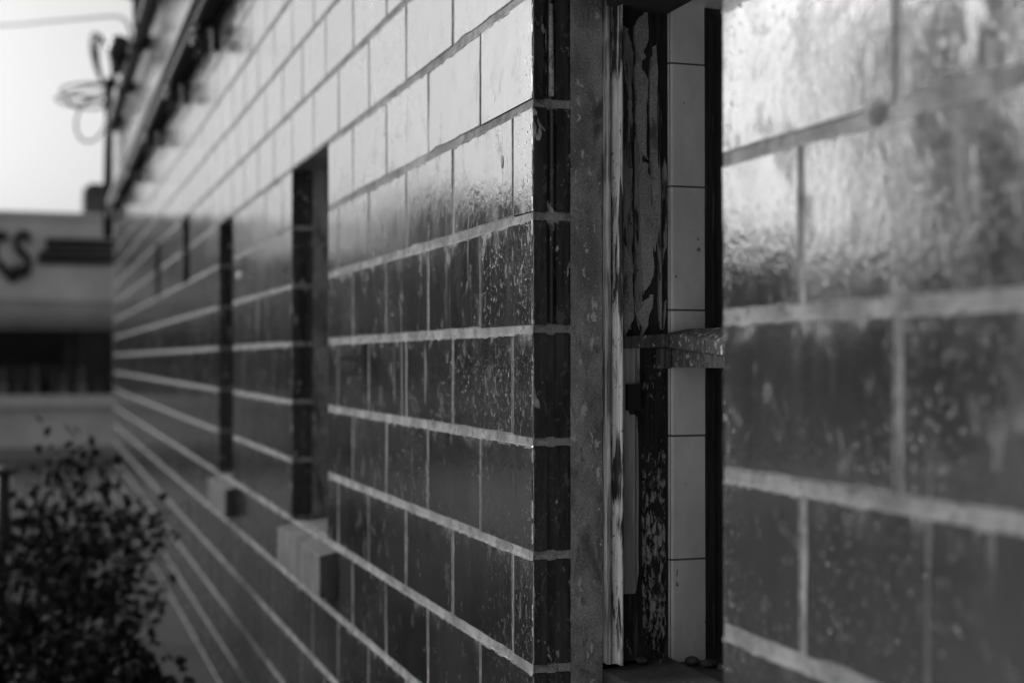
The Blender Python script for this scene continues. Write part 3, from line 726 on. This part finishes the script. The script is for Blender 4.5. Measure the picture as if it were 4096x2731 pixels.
# ------------------------------------------------------------------ shops across the street
FY = 25.2
def shop(name, x0, x1, h, fac, label, wins, canopy=None, cap=0.10):
    e = empty(name, ((x0+x1)/2, FY, 0)); tag(e, label, 'shop')
    m = MB()
    wz0, wz1 = 1.0, 2.10
    m.box(x0, x1, FY, FY+0.25, 0.0, wz0); m.box(x0, x1, FY, FY+0.25, wz1, h)
    cur = x0
    for (a, b) in wins: m.box(cur, a, FY+0.0015, FY+0.25, wz0, wz1); cur = b
    m.box(cur, x1, FY+0.0015, FY+0.25, wz0, wz1)
    m.box(x0, x1, FY+6, FY+6.2, 0, h); m.box(x0, x0+0.2, FY+0.2502, FY+6, 0, h-0.003); m.box(x1-0.2, x1, FY+0.2502, FY+6, 0, h-0.003)
    m.build('wall', fac, e)
    m = MB(); m.box(x0+0.2, x1-0.2, FY+0.252, FY+5.99, h-0.35, h-0.25); m.build('roof', ROOFM, e)
    m = MB(); m.box(x0, x1, FY-0.05, FY+0.30, h+0.001, h+cap); m.build('coping', TRIM if fac is not FACD else FACD, e, bevel=0.01)
    for (a, b) in wins:
        fr = MB()
        for (p, q) in ((a, a+0.06), (b-0.06, b)): fr.box(p, q, FY+0.08, FY+0.14, wz0, wz1)
        fr.box(a+0.06, b-0.06, FY+0.081, FY+0.139, wz1-0.06, wz1)
        fo = fr.build('window_frame', BLACK, e)
        gl = MB(); gl.box(a+0.061, b-0.061, FY+0.10, FY+0.11, wz0+0.002, wz1-0.061); gl.build('pane', GLASS, e)
        sl = MB(); sl.box(a-0.1, b+0.1, FY-0.14, FY+0.07, wz0-0.20, wz0-0.002); sl.build('window_sill', TRIM, e, bevel=0.01)
        rm = MB(); rm.box(a-0.3, b+0.3, FY+1.6, FY+1.7, 0.2, wz1+0.3); rm.box(a-0.3, b+0.3, FY+0.26, FY+1.59, 0.5, 0.55); rm.box(a-0.3, b+0.3, FY+0.26, FY+1.59, wz1+0.3, wz1+0.35)
        rm.build('window_bay', BLACK, e)
    if canopy:
        m = MB(); m.add([(canopy[0], FY-0.002, 2.60), (canopy[1], FY-0.002, 2.60), (canopy[1], FY-0.50, 2.36), (canopy[0], FY-0.50, 2.36),
                         (canopy[0], FY-0.002, 2.20), (canopy[1], FY-0.002, 2.20), (canopy[1], FY-0.50, 2.20), (canopy[0], FY-0.50, 2.20)],
                        [(0,3,2,1), (4,5,6,7), (0,1,5,4), (1,2,6,5), (2,3,7,6), (3,0,4,7)])
        m.build('canopy', FAC2, e, bevel=0.01)
    return e
s1 = shop('shop_building', -3.1, 7.0, 3.98, FAC, 'pale single storey shop across the street with dark sign lettering', [(-2.9, 0.9), (2.0, 6.0)], (-3.0, 6.9))
shop('shop_building', -5.9, -3.103, 3.35, FAC2, 'low grey shop beside the pale shop across the street', [(-5.5, -3.6)])
shop('shop_building', -9.6, -5.903, 4.55, FACD, 'taller dark brick shop third along across the street', [(-9.0, -6.5)])
shop('shop_building', -21.0, -9.603, 3.55, FAC2, 'long low grey shop at the end of the row across the street', [(-20, -16), (-15, -10.5)])
m = MB(); m.box(-0.10, 1.4, FY+0.8, FY+2.2, 3.63, 4.62); m.box(-0.02, 1.3, FY+0.9, FY+2.1, 4.62, 4.70); m.build('roof_box', FACD, s1)
# goods in the shop window
rg = random.Random(5)
for i in range(7):
    x = -1.45+i*0.27+rg.uniform(-0.06, 0.06); hh = rg.uniform(0.12, 0.34); m = MB()
    m.lathe((x, FY+0.55+rg.uniform(0, 0.3), 0.551), [(0.08, 0), (0.09, 0.05), (0.085, 0.50+hh*0.4), (0.03, 0.55+hh*0.4), (0.03, 0.62+hh)], 10)
    o = m.build('bottle', mat_plain('goods_%d' % i, rg.choice([0.3, 0.7, 0.85]), 0.4), None, smooth=True)
    tag(o, 'blurred pale bottle standing in the window of the far shop', 'bottle', 'goods in the far shop window')
# sign: shield with a letter S and a panel of illegible lines
sign = empty('shop_sign', (-0.3, FY, 3.4)); tag(sign, 'dark sign with a large letter S and small lines on the far shop', 'sign')
def px2(px, py): # facade plane point
    c, s_ = math.cos(R(YAW)), math.sin(R(YAW)); t = (px-1176)/3267; zc_ = FY/(c-t*s_)
    return (-D+zc_*(s_+t*c), EYE+(825-py)/3267*zc_)
def plate(name, pixels, y0, y1, mat, parent):
    pp = [px2(*q) for q in pixels]; m = MB(); n = len(pp)
    m.add([(x, y0, z) for x, z in pp]+[(x, y1, z) for x, z in pp], [tuple(range(n)), tuple(range(2*n-1, n-1, -1))]+[(i, n+i, n+(i+1) % n, (i+1) % n) for i in range(n)])
    return m.build(name, mat, parent)
plate('shield_band', [(-40, 535), (8, 530), (22, 548), (-6, 556), (-6, 590), (24, 620), (33, 642), (22, 648), (-10, 610), (-40, 560)], FY-0.06, FY-0.005, BLACK, sign)
plate('shield_tip', [(-12, 596), (20, 618), (60, 606), (58, 624), (42, 644), (26, 650), (8, 634)], FY-0.062, FY-0.004, BLACK, sign)
tc = bpy.data.curves.new('letter', 'FONT'); tc.body = 'S'; tc.size = 1.0; tc.extrude = 0.03; tc.offset = 0.02
to = bpy.data.objects.new('tmp_letter', tc); COL.objects.link(to); bpy.context.view_layer.update()
me = bpy.data.meshes.new_from_object(to.evaluated_get(bpy.context.evaluated_depsgraph_get())); bpy.data.objects.remove(to)
xs = [v_.co.x for v_ in me.vertices]; ys = [v_.co.y for v_ in me.vertices]
(xa, za), (xb, zb) = px2(30, 638), px2(73, 530)
for v_ in me.vertices:
    fx = (v_.co.x-min(xs))/(max(xs)-min(xs)); fy = (v_.co.y-min(ys))/(max(ys)-min(ys))
    v_.co = (xa+(xb-xa)*fx, FY-0.07+v_.co.z, za+(zb-za)*fy)
adopt(link('letter_s', me, BLACK), sign)
for (ya, yb, xl) in ((546, 562, 104), (564, 574, 104), (576, 586, 88), (588, 606, 86)):
    plate('text_line', [(xl, ya), (300, ya+5), (300, yb+3), (xl, yb)], FY-0.05-0.001*xl/100, FY-0.003, BLACK, sign)

# ------------------------------------------------------------------ dark post and shrubs at the left
p = at(10, 1070, 8.5); post = empty('post', (p.x, p.y, 0)); tag(post, 'dark post standing at the left edge beside the shrub', 'post')
m = MB(); m.lathe((p.x, p.y, 0), [(0.05, 0), (0.05, p.z-0.04)], 14); m.build('shaft', BLACK, post, smooth=True)
m = MB(); m.lathe((p.x, p.y, p.z-0.038), [(0.06, 0), (0.06, 0.02), (0.03, 0.038)], 14); m.build('cap', BLACK, post)
def shrub(name, base, rx, ry, h, nleaf, seed, label):
    rng = random.Random(seed); e = empty(name, base); tag(e, label, 'shrub')
    lv = MB(); st = MB(); tips = []
    for s_ in range(26):
        a = rng.uniform(0, 2*math.pi); rr = math.sqrt(rng.random()); hh = h*(1-0.42*rr*rr)*rng.uniform(0.72, 1.02)
        b0 = Vector((rng.uniform(-.1, .1), rng.uniform(-.1, .1), 0)); t1 = Vector((math.cos(a)*rr*rx, math.sin(a)*rr*ry, hh))
        pts = []
        for i in range(8):
            f = i/7; q = b0.lerp(t1, f); q.x += (f*(1-f))*math.cos(a)*0.35*rx; q.y += (f*(1-f))*math.sin(a)*0.35*ry
            q += Vector((rng.gauss(0, .012), rng.gauss(0, .012), 0)); pts.append(q+Vector(base))
        st.tube(pts, [0.012*(1-0.8*i/7) for i in range(8)], 5); tips.append(pts)
    for i in range(nleaf):
        pts = rng.choice(tips); f = rng.uniform(0.12, 1.0)**0.7*6.99; j = int(f); q = pts[j].lerp(pts[j+1], f-j)
        q = q+Vector((rng.gauss(0, .055), rng.gauss(0, .055), rng.gauss(0, .045)))
        ln, wd = rng.uniform(0.030, 0.072), rng.uniform(0.012, 0.027)
        d = Vector((rng.gauss(0, 1), rng.gauss(0, 1), rng.gauss(0.25, 0.7))).normalized(); sd_ = d.cross(Vector((rng.gauss(0, 1), rng.gauss(0, 1), rng.gauss(0, 1)))).normalized(); nn = d.cross(sd_)
        lv.add([q, q+d*ln*0.45+sd_*wd-nn*0.004, q+d*ln, q+d*ln*0.45-sd_*wd-nn*0.004, q+d*ln*0.45+nn*0.003], [(0, 1, 4), (1, 2, 4), (2, 3, 4), (3, 0, 4)])
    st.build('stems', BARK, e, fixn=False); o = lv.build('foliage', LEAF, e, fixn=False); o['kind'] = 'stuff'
p = at(180, 1300, 6.4)
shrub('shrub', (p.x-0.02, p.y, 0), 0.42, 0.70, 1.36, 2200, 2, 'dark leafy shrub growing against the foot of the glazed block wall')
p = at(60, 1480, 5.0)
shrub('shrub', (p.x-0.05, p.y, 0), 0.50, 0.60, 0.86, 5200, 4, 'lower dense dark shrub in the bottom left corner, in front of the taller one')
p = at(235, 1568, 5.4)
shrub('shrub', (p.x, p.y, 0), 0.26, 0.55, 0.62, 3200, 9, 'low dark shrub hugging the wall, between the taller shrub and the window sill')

# ------------------------------------------------------------------ unseen tree, added to darken the reflection in the glaze at the right
def tree(base, h, r, seed, label):
    rng = random.Random(seed); e = empty('added_tree', base); tag(e, label, 'tree'); b = Vector(base); m = MB()
    m.tube([b, b+Vector((0.05, 0, h*0.25)), b+Vector((-0.05, 0.06, h*0.5)), b+Vector((0.05, 0, h*0.8))], [0.20, 0.16, 0.11, 0.04], 10)
    tips = []
    for i in range(22):
        a = rng.uniform(0, 6.28); f = rng.uniform(0.28, 0.75); p0 = b+Vector((0, 0, h*f)); d = Vector((math.cos(a), math.sin(a), rng.uniform(0.2, 0.9))).normalized()
        ln = r*rng.uniform(0.6, 1.05)*(1.15-0.5*abs(f-0.5)); q = [p0, p0+d*ln*0.5+Vector((0, 0, 0.05)), p0+d*ln]; m.tube(q, [0.06, 0.035, 0.012], 6); tips.append(q)
    m.build('trunk', BARK, e, smooth=True, fixn=False); lv = MB()
    for i in range(19000):
        q = rng.choice(tips); f = rng.uniform(0.25, 1.05); p = q[0].lerp(q[2], f)+Vector((rng.gauss(0, .38), rng.gauss(0, .38), rng.gauss(0, .32)))
        d = Vector((rng.gauss(0, 1), rng.gauss(0, 1), rng.gauss(0, .7))).normalized(); sd_ = d.cross(Vector((rng.gauss(0, 1), rng.gauss(0, 1), rng.gauss(0, 1)))).normalized(); l_ = rng.uniform(.13, .23)
        lv.add([p, p+d*l_*.5+sd_*l_*.36, p+d*l_, p+d*l_*.5-sd_*l_*.36], [(0, 1, 2), (0, 2, 3)])
    o = lv.build('crown', LEAF, e, fixn=False); o['kind'] = 'stuff'
tree((-12.9, 18.6, 0), 8.8, 3.0, 3, 'unseen tree with a dark leafy crown, added across the lot to darken the glaze reflection')
